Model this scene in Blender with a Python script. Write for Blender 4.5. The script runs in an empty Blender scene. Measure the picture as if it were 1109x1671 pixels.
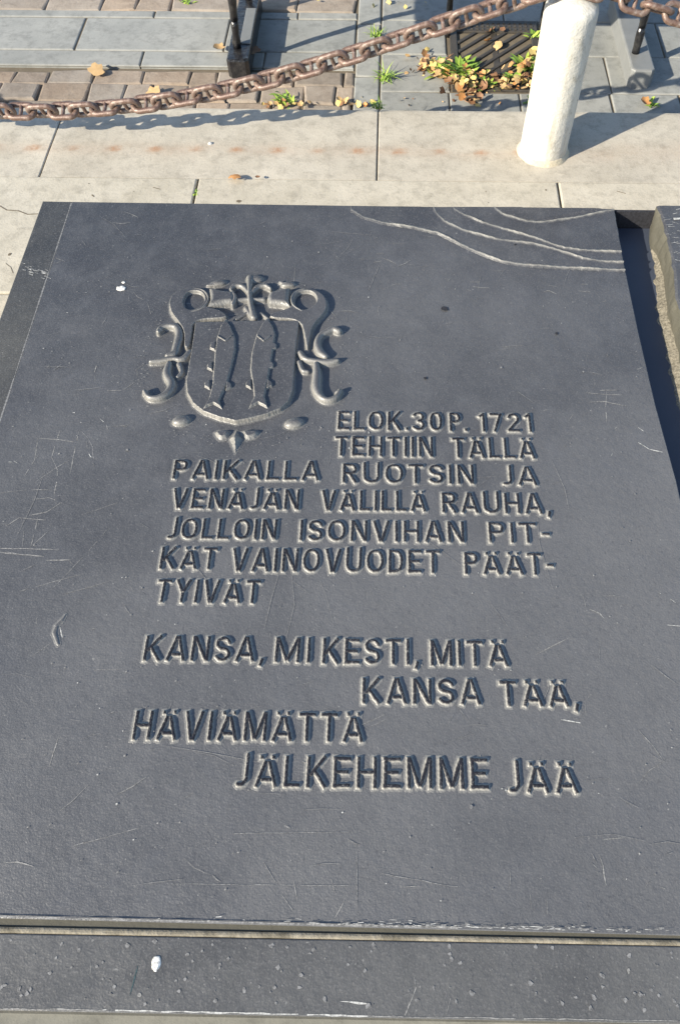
import bpy, bmesh, math, random
import numpy as np
from mathutils import Vector, Matrix, noise
random.seed(7); rng = np.random.default_rng(7)
R = math.radians
scene = bpy.context.scene
col = scene.collection

# ------------------------------------------------------------------ camera
F, CX, CY, PITCH, ROLL, H = 1220., 630., 835.5, R(60.0), R(0.6), 1.40
fw = Vector((0, math.cos(PITCH), -math.sin(PITCH))); rt = Vector((1, 0, 0)); up = rt.cross(fw)
rt2 = math.cos(ROLL)*rt + math.sin(ROLL)*up; up2 = -math.sin(ROLL)*rt + math.cos(ROLL)*up
cam = bpy.data.cameras.new('camera'); co = bpy.data.objects.new('camera', cam); col.objects.link(co)
M = Matrix((rt2, up2, -fw)).transposed().to_4x4(); M.translation = (0, 0, H); co.matrix_world = M
cam.sensor_fit = 'VERTICAL'; cam.sensor_height = 36; cam.lens = 36*F/1671
cam.shift_x = -(CX-554.5)/1671; cam.clip_start = .01; cam.clip_end = 500
scene.camera = co
scene.render.resolution_x = 679; scene.render.resolution_y = 1024

# ------------------------------------------------------------------ light
EL, AZ = R(26.7), R(35)                       # sunlight travels towards AZ
d = Vector((math.cos(AZ)*math.cos(EL), math.sin(AZ)*math.cos(EL), -math.sin(EL)))
sl = bpy.data.lights.new('sun', 'SUN'); sl.energy = 4.4; sl.angle = R(.5); sl.color = (1, .915, .76)
so = bpy.data.objects.new('sun', sl); col.objects.link(so); so.rotation_euler = d.to_track_quat('-Z', 'Y').to_euler()
so.location = (-3, -2, 3)
w = bpy.data.worlds.new('World'); scene.world = w; w.use_nodes = True
nt = w.node_tree; bg = nt.nodes['Background']; sky = nt.nodes.new('ShaderNodeTexSky')
sky.sky_type = 'NISHITA'; sky.sun_disc = False; sky.sun_elevation = EL; sky.sun_rotation = math.atan2(-d.x, -d.y)
sky.ozone_density = 1.6; sky.dust_density = .8
bg.inputs[1].default_value = .115; nt.links.new(sky.outputs[0], bg.inputs[0])
scene.view_settings.view_transform = 'Standard'; scene.view_settings.look = 'None'
scene.view_settings.gamma = 1; scene.view_settings.exposure = 1.0

# ------------------------------------------------------------------ helpers
def at(px, py, z):
    """point of the plane at height z seen at that spot of the photograph"""
    v = fw + rt2*((px-CX)/F) - up2*((py-CY)/F); t = (z-H)/v.z
    return (v.x*t, v.y*t)
def tag(o, label=None, cat=None, group=None, kind=None):
    if label: o['label'] = label
    if cat: o['category'] = cat
    if group: o['group'] = group
    if kind: o['kind'] = kind
    return o
def empty(name, loc, label, cat, group=None):
    o = bpy.data.objects.new(name, None); col.objects.link(o); o.location = loc; o.empty_display_size = .05
    return tag(o, label, cat, group)
def link(name, me, mats, parent=None, smooth=False, world=True):
    for m in (mats if isinstance(mats, (list, tuple)) else [mats]): me.materials.append(m)
    if smooth: me.polygons.foreach_set('use_smooth', [True]*len(me.polygons))
    o = bpy.data.objects.new(name, me); col.objects.link(o)
    if parent:
        o.parent = parent
        if world:                             # geometry given in world coordinates
            b = Vector(parent.location)+(parent.parent.location if parent.parent else Vector((0, 0, 0)))
            me.transform(Matrix.Translation(-b))
    return o
def obj(name, bm, mats, parent=None, smooth=False, world=True):
    me = bpy.data.meshes.new(name); bm.normal_update(); bm.to_mesh(me); bm.free()
    return link(name, me, mats, parent, smooth, world)
def colour_layer(bm): return bm.loops.layers.float_color.get('tint') or bm.loops.layers.float_color.new('tint')

class N:                                       # small node-graph writer
    def __init__(s, name):
        s.m = bpy.data.materials.new(name); s.m.use_nodes = True; s.t = s.m.node_tree
        s.b = s.t.nodes['Principled BSDF']; s.co = s.t.nodes.new('ShaderNodeTexCoord').outputs['Object']
    def put(s, sock, v):
        if isinstance(v, bpy.types.NodeSocket): s.t.links.new(v, sock)
        else: sock.default_value = (*v, 1) if isinstance(v, tuple) and len(v) == 3 and sock.type == 'RGBA' else v
    def noise(s, scale, detail=4, rough=.6, dist=0, stretch=None):
        n = s.t.nodes.new('ShaderNodeTexNoise'); c = s.co
        if stretch:
            mp = s.t.nodes.new('ShaderNodeMapping'); mp.inputs['Scale'].default_value = stretch; s.t.links.new(c, mp.inputs[0]); c = mp.outputs[0]
        s.t.links.new(c, n.inputs['Vector']); n.inputs['Scale'].default_value = scale; n.inputs['Detail'].default_value = detail
        n.inputs['Roughness'].default_value = rough; n.inputs['Distortion'].default_value = dist; return n.outputs[0]
    def voro(s, scale, feature='F1'):
        n = s.t.nodes.new('ShaderNodeTexVoronoi'); n.feature = feature; s.t.links.new(s.co, n.inputs['Vector']); n.inputs['Scale'].default_value = scale
        return n.outputs[0]
    def ramp(s, f, *stops):
        n = s.t.nodes.new('ShaderNodeValToRGB'); s.t.links.new(f, n.inputs[0]); e = n.color_ramp.elements
        while len(e) < len(stops): e.new(.5)
        for q, (p, c) in zip(e, stops): q.position = p; q.color = (*c, 1) if isinstance(c, tuple) else (c, c, c, 1)
        return n.outputs[0]
    def mix(s, f, a, b, mode='MIX'):
        n = s.t.nodes.new('ShaderNodeMix'); n.data_type = 'RGBA'; n.blend_type = mode
        s.put(n.inputs[0], f); s.put(n.inputs[6], a); s.put(n.inputs[7], b); return n.outputs[2]
    def math(s, op, a, b=0.):
        n = s.t.nodes.new('ShaderNodeMath'); n.operation = op; s.put(n.inputs[0], a); s.put(n.inputs[1], b); return n.outputs[0]
    def attr(s, name):
        n = s.t.nodes.new('ShaderNodeAttribute'); n.attribute_name = name; return n
    def bump(s, *hs):                          # (height, strength, distance)
        prev = None
        for h, st, di in hs:
            n = s.t.nodes.new('ShaderNodeBump'); s.t.links.new(h, n.inputs['Height']); n.inputs['Strength'].default_value = st; n.inputs['Distance'].default_value = di
            if prev: s.t.links.new(prev, n.inputs['Normal'])
            prev = n.outputs[0]
        s.t.links.new(prev, s.b.inputs['Normal'])
    def done(s, colour, rough, spec=.5, metal=0.):
        s.put(s.b.inputs['Base Color'], colour); s.put(s.b.inputs['Roughness'], rough)
        s.b.inputs['Specular IOR Level'].default_value = spec; s.b.inputs['Metallic'].default_value = metal
        return s.m

def bronze(name, lo, hi, blob=.5, fine=.35, dust_lit_rgb=(.34, .325, .285), spec=.6):
    n = N(name)
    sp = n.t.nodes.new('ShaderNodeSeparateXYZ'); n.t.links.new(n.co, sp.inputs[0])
    sheen_wear = n.math('ADD', n.math('MULTIPLY', sp.outputs[1], -.62), n.math('MULTIPLY', sp.outputs[0], .20))  # paler near, darker far left: gloss gradient painted into colour, with patchy wear
    sheen_wear = n.ramp(n.math('ADD', sheen_wear, n.math('MULTIPLY', n.noise(1.7, 5, .6, .6), 1.15)), (.12, 0.), (.70, 1.))
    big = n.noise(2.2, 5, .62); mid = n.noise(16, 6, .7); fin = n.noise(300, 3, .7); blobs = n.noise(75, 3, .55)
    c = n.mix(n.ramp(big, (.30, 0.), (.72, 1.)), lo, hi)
    c = n.mix(sheen_wear, n.mix(1., c, (.68, .68, .70), 'MULTIPLY'), n.mix(1., c, (1.42, 1.41, 1.38), 'MULTIPLY'))
    c = n.mix(n.math('MULTIPLY', n.ramp(n.noise(7, 6, .7, 1.2), (.50, 0.), (.72, 1.)), .4), c, tuple(x*1.9 for x in lo))
    c = n.mix(n.math('MULTIPLY', n.ramp(mid, (.45, 0.), (.75, 1.)), .35), c, tuple(x*1.55 for x in hi))
    c = n.mix(n.math('MULTIPLY', n.ramp(fin, (.55, 0.), (.63, 1.)), .50), c, (.17, .165, .16))
    c = n.mix(n.math('MULTIPLY', n.ramp(n.noise(170, 5, .75), (.30, 1.), (.46, 0.)), .40), c, (.028, .028, .032))     # pale dust grains
    speck = n.ramp(n.noise(140, 2, .5), (.71, 0.), (.76, 1.))
    c = n.mix(n.math('MULTIPLY', speck, .55), c, (.30, .29, .27))
    dm = n.attr('dust_lit').outputs['Fac']
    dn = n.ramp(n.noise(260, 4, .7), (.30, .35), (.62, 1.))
    c = n.mix(n.math('MULTIPLY', dm, dn), c, dust_lit_rgb)  # pale mask: real dust plus sunlit edges painted into the colour
    n.bump((blobs, blob, .0016), (fin, fine, .0008))
    rg = n.math('ADD', n.math('MULTIPLY', n.ramp(n.noise(5, 6, .7, .8), (.3, 0.), (.7, 1.)), .14), n.math('MULTIPLY', mid, .22))
    return n.done(c, n.math('ADD', rg, .22), spec)

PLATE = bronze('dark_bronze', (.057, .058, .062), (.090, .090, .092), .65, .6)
CREST = bronze('crest_bronze', (.048, .049, .053), (.072, .072, .075), .5, .35, (.42, .40, .35))
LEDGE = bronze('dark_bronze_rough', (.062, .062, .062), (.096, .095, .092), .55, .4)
def scratch_mat(name, c, r=.6):
    n = N(name); k = n.noise(220, 3, .7)
    return n.done(n.mix(n.ramp(k, (.35, 0.), (.6, 1.)), tuple(x*.35 for x in c), c), r)
LETTER = bronze('letter_bronze', (.010, .010, .014), (.018, .018, .022), .3, .2, (.50, .48, .43), .18)  # near-black caps: deep shade of the strokes put into the base colour
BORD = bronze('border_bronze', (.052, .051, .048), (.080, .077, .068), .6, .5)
SCR = scratch_mat('scratch_pale', (.33, .32, .30)); CHALK = scratch_mat('scratch_white', (.58, .57, .53)); FAINT = scratch_mat('scratch_faint', (.25, .246, .24))
DARK = scratch_mat('stain_shade', (.026, .026, .032), .8)  # plate stains, also the shade colour of the gap's end bar

def granite(name, lo, hi, speck=.35, bump=.3, rust=False, dirtscale=5.):
    n = N(name); a = n.noise(dirtscale, 6, .65); b = n.noise(150, 4, .75); m_ = n.noise(24, 6, .72)
    c = n.mix(n.ramp(a, (.3, 0.), (.7, 1.)), lo, hi)
    c = n.mix(n.math('MULTIPLY', n.ramp(m_, (.48, 0.), (.68, 1.)), .48), c, tuple(x*.55 for x in lo))
    c = n.mix(n.math('MULTIPLY', n.ramp(b, (.55, 0.), (.72, 1.)), speck), c, tuple(x*.42 for x in lo))
    c = n.mix(1., c, n.attr('tint').outputs['Color'], 'MULTIPLY')
    if rust:
        c = n.mix(n.math('MULTIPLY', n.attr('rust').outputs['Fac'], n.ramp(n.noise(60, 4, .7), (.3, .4), (.6, 1.))), c, (.36, .17, .075))
    n.bump((m_, bump, .004), (b, bump, .0015))
    return n.done(c, .85, .25)
KERB = granite('pale_granite', (.41, .37, .30), (.55, .505, .42), .45, .4, True)
PAVE = granite('pale_pavement', (.44, .40, .32), (.56, .515, .425), .45, .4)
SLAB = granite('blue_grey_slate', (.25, .255, .24), (.36, .36, .335), .25, .22)
COBB = granite('brown_cobble', (.28, .225, .175), (.37, .31, .25), .35, .7, dirtscale=14.)
PLIN = granite('plinth_stone', (.20, .195, .165), (.26, .25, .21), .25, .2)
n = N('soil'); SOIL = n.done(n.mix(n.noise(30, 6, .7), (.09, .075, .052), (.24, .20, .15)), .95, .1)
n = N('white_paint'); pk = n.noise(45, 5, .65); gz = n.noise(9, 5, .6)
n.bump((pk, .55, .006), (n.noise(14, 3), .12, .006))
wc = n.mix(n.ramp(n.noise(22, 6, .75), (.52, 0.), (.74, 1.)), (.62, .595, .53), (.40, .365, .29))
wc = n.mix(n.math('MULTIPLY', n.ramp(n.noise(16, 5, .7, 0, (3, 3, .35)), (.55, 0.), (.72, 1.)), .5), wc, (.40, .33, .22))
wc = n.mix(n.ramp(n.noise(70, 3, .6), (.70, 0.), (.73, 1.)), wc, (.16, .14, .11))
WHITE = n.done(wc, .45, .35)
n = N('mortar'); n.bump((n.noise(90, 4), .7, .004)); MORT = n.done(n.mix(n.noise(25, 6, .7), (.40, .35, .25), (.62, .56, .44)), .9, .2)
n = N('tan_cement'); n.bump((n.noise(120, 5, .7), .8, .003)); TAN = n.done(n.mix(n.ramp(n.noise(30, 6, .75), (.35, 0.), (.65, 1.)), (.13, .115, .085), (.32, .285, .22)), .9, .2)
n = N('rusty_iron'); k = n.noise(60, 6, .7)
n.bump((n.noise(150, 5, .75), .6, .0018))
RUST = n.done(n.ramp(k, (.28, (.06, .036, .028)), (.45, (.155, .095, .072)), (.58, (.22, .16, .13)), (.72, (.42, .38, .34))), .42, .6, .2)
n = N('black_paint'); n.bump((n.noise(55, 3), .8, .004)); BLACK = n.done(n.mix(n.ramp(n.noise(35, 5, .7), (.45, 0.), (.75, 1.)), (.012, .012, .014), (.05, .048, .045)), .28, .6)
n = N('cast_iron'); n.bump((n.noise(120, 4), .5, .002)); IRON = n.done(n.mix(n.noise(30, 5, .7), (.030, .028, .026), (.085, .074, .060)), .6, .4)
n = N('dark_hole'); HOLE = n.done((.006, .006, .006), .9, .1)
n = N('grey_foot'); n.bump((n.noise(70, 3), .3, .002)); GREY = n.done(n.mix(n.noise(18, 5, .65), (.16, .165, .165), (.25, .255, .25)), .5, .4)
def leafm(name, a, b, tr=.25):
    n = N(name); c = n.mix(n.noise(60, 4, .7), a, b); n.bump((n.noise(200, 3), .4, .002))
    n.b.inputs['Transmission Weight'].default_value = 0
    return n.done(c, .6, .3)
LEAF = [leafm('leaf_yellow', (.58, .42, .12), (.74, .60, .26)), leafm('leaf_orange', (.42, .18, .06), (.58, .32, .13)),
        leafm('leaf_brown', (.17, .085, .045), (.32, .18, .10)), leafm('leaf_tan', (.45, .28, .12), (.60, .42, .22))]
GREEN = [leafm('weed_green', (.12, .22, .03), (.24, .38, .07)), leafm('weed_light', (.28, .42, .05), (.45, .55, .12))]
GUANO = scratch_mat('guano', (.86, .84, .78))
n = N('olive_patina'); n.bump((n.noise(120, 4, .7), .5, .0015)); OLIVE = n.done(n.mix(n.noise(24, 5, .7), (.070, .067, .052), (.12, .113, .088)), .7, .3)
n = N('sandy_crust'); n.bump((n.noise(170, 4, .7), 1., .003)); SAND = n.done(n.mix(n.ramp(n.noise(160, 5, .75), (.35, 0.), (.62, 1.)), (.10, .09, .068), (.29, .26, .20)), .9, .2)

# height-field patches: a relief function sampled on a fine grid; only cells that rise above the plate are kept
def patch(name, x0, x1, y0, y1, res, fn, zb, mats, parent, drop=.0006):
    nx, ny = int((x1-x0)/res)+2, int((y1-y0)/res)+2
    X, Y = np.meshgrid(x0+np.arange(nx)*res, y0+np.arange(ny)*res)
    h, dust_lit, keep, *inner = fn(X, Y)
    cell = keep[:-1, :-1] | keep[1:, :-1] | keep[:-1, 1:] | keep[1:, 1:]
    iy, ix = np.nonzero(cell); a = iy*nx+ix
    q = np.stack([a, a+1, a+nx+1, a+nx], 1)
    used, inv = np.unique(q, return_inverse=True); q = inv.reshape(q.shape)
    Z = np.where(keep, h, -drop)+zb
    V = np.stack([X.ravel()[used], Y.ravel()[used], Z.ravel()[used]], 1).astype(np.float32)
    me = bpy.data.meshes.new(name); me.vertices.add(len(V)); me.vertices.foreach_set('co', V.ravel())
    me.loops.add(q.size); me.loops.foreach_set('vertex_index', q.ravel().astype(np.int32))
    me.polygons.add(len(q)); me.polygons.foreach_set('loop_start', np.arange(0, q.size, 4, dtype=np.int32))
    me.update(calc_edges=True)
    if inner:
        I = inner[0]; fi = (I[:-1, :-1] & I[1:, 1:])[iy, ix]; me.polygons.foreach_set('material_index', fi.astype(np.int32))
    at_ = me.attributes.new('dust_lit', 'FLOAT', 'POINT'); at_.data.foreach_set('value', dust_lit.ravel()[used].astype(np.float32))
    return link(name, me, mats, parent, True)
def seg_d(X, Y, a, b, box):
    """distance to the axis a-b (capsule), or signed offset pair for flat-ended strokes"""
    ax, ay = a; bx, by = b; dx, dy = bx-ax, by-ay; L = math.hypot(dx, dy)+1e-9; ux, uy = dx/L, dy/L
    s = (X-ax)*ux+(Y-ay)*uy; t = np.abs(-(X-ax)*uy+(Y-ay)*ux)
    if box: return s, t, L
    sc = np.clip(s, 0, L); return np.hypot(s-sc, t)
def windowed(X, Y, pts, m):
    xs = [p[0] for p in pts]; ys = [p[1] for p in pts]; r = X[0, 1]-X[0, 0]
    i0 = max(0, int((min(xs)-m-X[0, 0])/r)); i1 = min(X.shape[1], int((max(xs)+m-X[0, 0])/r)+2)
    j0 = max(0, int((min(ys)-m-Y[0, 0])/r)); j1 = min(X.shape[0], int((max(ys)+m-Y[0, 0])/r)+2)
    return (slice(j0, max(j0, j1)), slice(i0, max(i0, i1)))

# ------------------------------------------------------------------ ground
bm = bmesh.new()
vs = [bm.verts.new(v) for v in ((-60, -60, -.16), (60, -60, -.16), (60, 60, -.16), (-60, 60, -.16))]; bm.faces.new(vs)
tag(obj('ground', bm, SOIL), kind='structure')
def stone(bm, x0, x1, y0, y1, z0, z1, ch, tint, jit=0.):
    tl = colour_layer(bm)
    j = lambda: random.uniform(-jit, jit)
    cs = [(x0+j(), y0+j()), (x1+j(), y0+j()), (x1+j(), y1+j()), (x0+j(), y1+j())]
    cx, cy = (x0+x1)/2, (y0+y1)/2
    def ins(p, k): return (p[0]+(k if p[0] < cx else -k), p[1]+(k if p[1] < cy else -k))
    dz = [j()*.5 for _ in cs]
    rings = [[bm.verts.new((*p, z0)) for p in cs], [bm.verts.new((*p, z1-ch+e)) for p, e in zip(cs, dz)],
             [bm.verts.new((*ins(p, ch*.35), z1-ch*.3+e)) for p, e in zip(cs, dz)], [bm.verts.new((*ins(p, ch*1.1), z1+e)) for p, e in zip(cs, dz)]]
    fs = [bm.faces.new((A[i], A[(i+1) % 4], B[(i+1) % 4], B[i])) for A, B in zip(rings, rings[1:]) for i in range(4)]
    fs.append(bm.faces.new(rings[-1]))
    for f in fs:
        for l in f.loops: l[tl] = (*tint, 1)
def tints(a=.08, warm=.03):
    k = 1+random.uniform(-a, a); r = random.uniform(-warm, warm); return (k+r, k, k-r)

# kerb: fine grid so that rust stains stay where the chain drips
def kerb_grid():
    bm = bmesh.new(); tl = colour_layer(bm); joints = [-3.2, -2.05, -1.018, -.0375, .985, 2.0, 3.0]
    ru = bm.verts.layers.float.new('rust')
    for a, b in zip(joints, joints[1:]):
        x0, x1, y0, y1 = a+.002, b-.002, 1.921, 2.276; t = tints(.03, .01)
        ny = 30; XS = [x0, x0+.0025]+[x0+.009+(x1-x0-.018)*i/70 for i in range(71)]+[x1-.0025, x1]; nx = len(XS)-1
        g = []
        for j in range(ny+1):
            row = []
            for i in range(nx+1):
                x = XS[i]; y = y0+(y1-y0)*j/ny
                e = min(x-x0, x1-x, (y1-y)); z = -.002*max(0, 1-e/.0025)-.012*max(0, 1-(y1-y)/.018)**2
                z += .0012*noise.noise((x*9, y*9, 1))
                if y1-y < .0005: y += .004*noise.noise((x*25, 3, 1))
                v = bm.verts.new((x, y, z))
                if x < .40:
                    u = (x+.947)/.1218; fx = (u-round(u))*.1218; k = abs(math.sin(round(u)*7.3))*.6+.5
                    yy = y-2.056-.006*math.sin(round(u)*3.1)
                    v[ru] = min(.8, k*math.exp(-(fx/.017)**2-(yy/.011)**2)+.22*math.exp(-(yy/.03)**2)*(.6+.6*noise.noise((x*7, y*20, 4))))
                else: v[ru] = .12*math.exp(-((y-2.06)/.05)**2)*(1+noise.noise((x*14, y*14, 2)))
                row.append(v)
            g.append(row)
        F_ = [bm.faces.new((g[j][i], g[j][i+1], g[j+1][i+1], g[j+1][i])) for j in range(ny) for i in range(nx)]
        per = g[0]+[r[-1] for r in g[1:]]+g[-1][-2::-1]+[r[0] for r in g[-2:0:-1]]
        lo = [bm.verts.new((v.co.x, v.co.y, -.16)) for v in per]
        F_ += [bm.faces.new((lo[i], lo[(i+1) % len(per)], per[(i+1) % len(per)], per[i])) for i in range(len(per))]
        for f in F_:
            for l in f.loops: l[tl] = (*t, 1)
    return bm
tag(obj('kerb', kerb_grid(), KERB, smooth=False), kind='structure')
bm = bmesh.new()
cuts = [-3.3, -2.4, -1.5, -.555, .486, 1.45, 2.4]
for a, b in zip(cuts, cuts[1:]):
    stone(bm, a+.003, b-.003, 1.45, 1.917, -.16, .004, .004, tints(.03, .015))
stone(bm, -2.3, -1.46, .55, 1.444, -.16, .003, .004, tints(.03)); stone(bm, -1.452, -.70, .55, 1.444, -.16, .004, .004, tints(.02))
stone(bm, -2.3, -1.2, -.5, .544, -.16, .003, .004, tints(.03)); stone(bm, -1.194, -.70, -.5, .544, -.16, .004, .004, tints(.02))
zc = .0045
for l, wd in (([(0, 336), (12, 343), (30, 344), (46, 350), (62, 349)], .004), ([(10, 430), (18, 436), (22, 446)], .002), ([(150, 318), (154, 321)], .005), ([(250, 306), (262, 309)], .003), ([(1005, 312), (1020, 316)], .003)):
    zc += .00002; P_ = [Vector(at(*p, .004)) for p in l]
    for i in range(len(P_)-1):
        t = (P_[i+1]-P_[i]).normalized(); q = Vector((-t.y, t.x))*wd*.5; bm.faces.new([bm.verts.new((*v, zc)) for v in (P_[i]-q*.7, P_[i+1]-q, P_[i+1]+q*.6, P_[i]+q)]).material_index = 1
for i in range(150):
    x, y = random.uniform(-1.5, .9), random.uniform(.6, 1.9); rr_ = random.expovariate(700)+.0008; zc += .000003
    if -.9 < x < .7 and y < 1.62: continue
    bm.faces.new([bm.verts.new((x+rr_*math.cos(k)*random.uniform(.5, 1.3), y+rr_*math.sin(k)*random.uniform(.5, 1.3), zc)) for k in range(6)]).material_index = 1
tag(obj('pavement', bm, [PAVE, SOIL]), kind='structure')

ZP = -.10
bm = bmesh.new()
rows = [(2.672, 2.765, [-2.6, -1.75, -.884, -.45, -.128]), (2.771, 2.985, [-2.6, -1.9, -1.137, -.60, -.128]), (2.991, 3.036, [-2.6, -1.6, -.888, -.35, -.128])]
for y0, y1, xs in rows:
    for a, b in zip(xs, xs[1:]): stone(bm, a+.0025, b-.0025, y0, y1, -.16, ZP, .004, tints(.05, .01), .0015)
ys = [2.29, 2.62, 2.96, 3.42, 3.9]
for a, b in zip(ys, ys[1:]): stone(bm, -.124, -.041, a+.003, b-.003, -.16, ZP, .004, tints(.06, .01), .0015)
rr = [(2.29, 2.53, [-.036, .20, .44, .75, .985]), (2.535, 2.76, [-.036, .205]), (2.765, 2.985, [-.036, .20]), (2.535, 2.757, [.545, .76, 1.3, 1.9]), (2.762, 2.985, [.545, .98, 1.5]),
      (2.99, 3.22, [-.036, .42, .86, 1.4]), (3.226, 3.45, [-.036, .3, .8, 1.3]), (3.456, 3.9, [-.036, .5, 1.0, 1.5])]
for y0, y1, xs in rr:
    for a, b in zip(xs, xs[1:]): stone(bm, a+.0025, b-.0025, y0, y1, -.16, ZP, .004, tints(.05, .01), .0015)
tag(obj('slate_paving', bm, SLAB), kind='structure')
bm = bmesh.new()
def cobbles(x0, x1, y0, y1, w, h):
    y = y0; k = 0
    while y < y1-.02:
        hh = h*random.uniform(.9, 1.1); hh = min(hh, y1-y)
        x = x0-(w*.5 if k % 2 else 0); k += 1
        while x < x1:
            ww = w*random.uniform(.65, 1.3); xa, xb = max(x, x0), min(x+ww, x1)
            if xb-xa > .02: stone(bm, xa+.0015, xb-.0015, y+.0015, y+hh-.0015, -.16, ZP-.002+random.uniform(-.0035, .003), .007, tints(.16, .05), .006)
            x += ww
        y += hh
cobbles(-2.4, -.128, 2.285, 2.668, .135, .092); cobbles(-2.6, -.128, 3.042, 3.9, .19, .1); cobbles(.99, 2.0, 2.29, 2.53, .14, .09)
tag(obj('cobble_paving', bm, COBB, smooth=False), kind='structure')

bm = bmesh.new()
for (x0, x1, y0, y1, z) in ((-2.6, -.127, 2.277, 2.67, -.1105), (-.127, 2.0, 2.277, 3.9, -.1042), (-2.6, -.127, 2.6705, 3.039, -.1042), (-2.6, -.127, 3.0395, 3.9, -.1105), (-3.2, 3.0, 1.0, 2.27, -.006)):
    bm.faces.new([bm.verts.new(v) for v in ((x0, y0, z), (x1, y0, z), (x1, y1, z), (x0, y1, z))])
tag(obj('joint_sand', bm, SOIL), kind='structure')
# ------------------------------------------------------------------ main plaque
ZT = .15
plaque = empty('bronze_plaque', (-.15, .82, 0), 'large dark bronze memorial plaque with raised crest and Finnish inscription, lying flat', 'plaque')
def slabmesh(bm, poly, z0, z1, ch=.002):
    n_ = len(poly); c = Vector((sum(p[0] for p in poly)/n_, sum(p[1] for p in poly)/n_))
    def ins(k):
        out = []
        for i in range(n_):
            p, a, b = Vector(poly[i]), Vector(poly[i-1]), Vector(poly[(i+1) % n_])
            e1 = (p-a).normalized(); e2 = (b-p).normalized(); n1 = Vector((-e1.y, e1.x)); n2 = Vector((-e2.y, e2.x))
            out.append(p+(n1+n2)*(k/max(.3, 1+n1.dot(n2))))
        return out
    rings = [[bm.verts.new((*p, z0)) for p in poly], [bm.verts.new((*p, z1-ch)) for p in poly], [bm.verts.new((*p, z1-ch*.3)) for p in ins(ch*.3)], [bm.verts.new((*p, z1)) for p in ins(ch)]]
    for A, B in zip(rings, rings[1:]):
        for i in range(n_): bm.faces.new((A[i], A[(i+1) % n_], B[(i+1) % n_], B[i]))
    return bm.faces.new(rings[-1])
def strip(bm, pts, wd, z, mi, taper=True):
    n_ = len(pts); P = [Vector(p) for p in pts]; L, Rr = [], []
    for i, p in enumerate(P):
        t = (P[min(i+1, n_-1)]-P[max(i-1, 0)]).normalized(); q = Vector((-t.y, t.x)); k = wd*.5*random.uniform(.35, 1.35)
        if taper and i in (0, n_-1): k *= .35
        L.append(bm.verts.new((*(p+q*k), z))); Rr.append(bm.verts.new((*(p-q*k), z)))
    for i in range(n_-1):
        if taper and n_ > 4 and random.random() < .10: continue
        f = bm.faces.new((Rr[i], Rr[i+1], L[i+1], L[i])); f.material_index = mi
def wob(px, z=ZT, a=.0012, step=.012):
    P = [Vector(at(*p, z)) for p in px]; out = []
    for p, q in zip(P, P[1:]):
        k = max(1, int((q-p).length/step))
        for i in range(k): out.append(p.lerp(q, i/k)+Vector((random.uniform(-a, a), random.uniform(-a, a)))*.5)
    out.append(P[-1]); return out
bm = bmesh.new()
MAINPOLY = [(-.7965, .030), (.5745, .012), (.5735, .80), (.5645, .99), (.5615, 1.2), (.562, 1.42), (.5665, 1.612), (-.802, 1.619)]
slabmesh(bm, MAINPOLY, .06, ZT, .0016)
Zs = ZT+.0003
def off(ox, oy, s, pts): return [(ox+x/s, oy+y/s) for x, y in pts]
def sc(ox, oy, s, wd, mi, *lines):
    global Zs
    for l in lines: Zs += .000004; strip(bm, wob(off(ox, oy, s, l)), wd, Zs, mi)
A_ = (0, 650, 2.493)
sc(*A_, .0014, 1, [(155, 162), (240, 168), (330, 182)], [(155, 162), (143, 250), (118, 290), (90, 332)], [(245, 130), (212, 240), (235, 290), (232, 340), (222, 395)], [(325, 128), (300, 240), (285, 310)])
sc(*A_, .0011, 3, [(330, 130), (362, 165), (378, 200), (385, 290)], [(300, 240), (220, 290), (140, 345)], [(20, 625), (120, 640)], [(345, 640), (450, 520)], [(205, 785), (345, 640)], [(0, 385), (110, 372)], [(330, 475), (480, 425)], [(120, 775), (350, 710)])
sc(*A_, .0013, 1, [(130, 372), (212, 372)], [(130, 411), (200, 405), (250, 425), (190, 463), (120, 476)], [(25, 520), (80, 486), (190, 495)], [(158, 480), (125, 608)])
sc(*A_, .0011, 3, [(90, 490), (100, 540), (92, 605)], [(125, 606), (205, 535)], [(380, 1105), (500, 1100)], [(130, 1050), (215, 990)])
sc(*A_, .0018, 1, [(0, 611), (120, 612), (240, 617)], [(0, 627), (90, 636), (180, 643)], [(188, 660), (290, 656)], [(238, 1378), (203, 1495)], [(150, 895), (150, 920)])
sc(*A_, .0034, 2, [(270, 880), (252, 898), (240, 915), (232, 935)], [(224, 945), (232, 970), (240, 1003)], [(246, 930), (250, 960), (256, 975)], [(230, 915), (222, 950)])
B_ = (900, 320, 3.483)
sc(*B_, .0014, 1, [(240, 1105), (375, 1102)], [(190, 1116), (260, 1124), (400, 1131)], [(205, 1171), (300, 1168), (425, 1195)], [(308, 1110), (306, 1200), (311, 1290)], [(240, 1090), (244, 1060)], [(350, 250), (340, 300)])
sc(*B_, .0032, 2, [(490, 1400), (550, 1438), (628, 1456)], [(90, 237), (105, 215)], [(480, 987), (512, 975)], [(490, 1315), (518, 1336)], [(336, 1478), (345, 1462)], [(355, 1322), (368, 1312)])
sc(*B_, .0022, 1, [(345, 685), (388, 702)], [(95, 1276), (122, 1238)], [(285, 602), (302, 597)])
C_ = (900, 900, 2.785)
sc(*C_, .0024, 1, [(140, 203), (153, 250)], [(172, 263), (215, 280), (238, 306)], [(215, 1382), (232, 1430), (236, 1470), (246, 1517)], [(176, 1414), (207, 1441)], [(480, 1518), (515, 1533)], [(205, 1255), (203, 1305)])
sc(*C_, .0030, 2, [(520, 333), (580, 339)], [(40, 765), (80, 770), (128, 779)], [(535, 215), (560, 232)], [(485, 188), (494, 192)])
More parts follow.
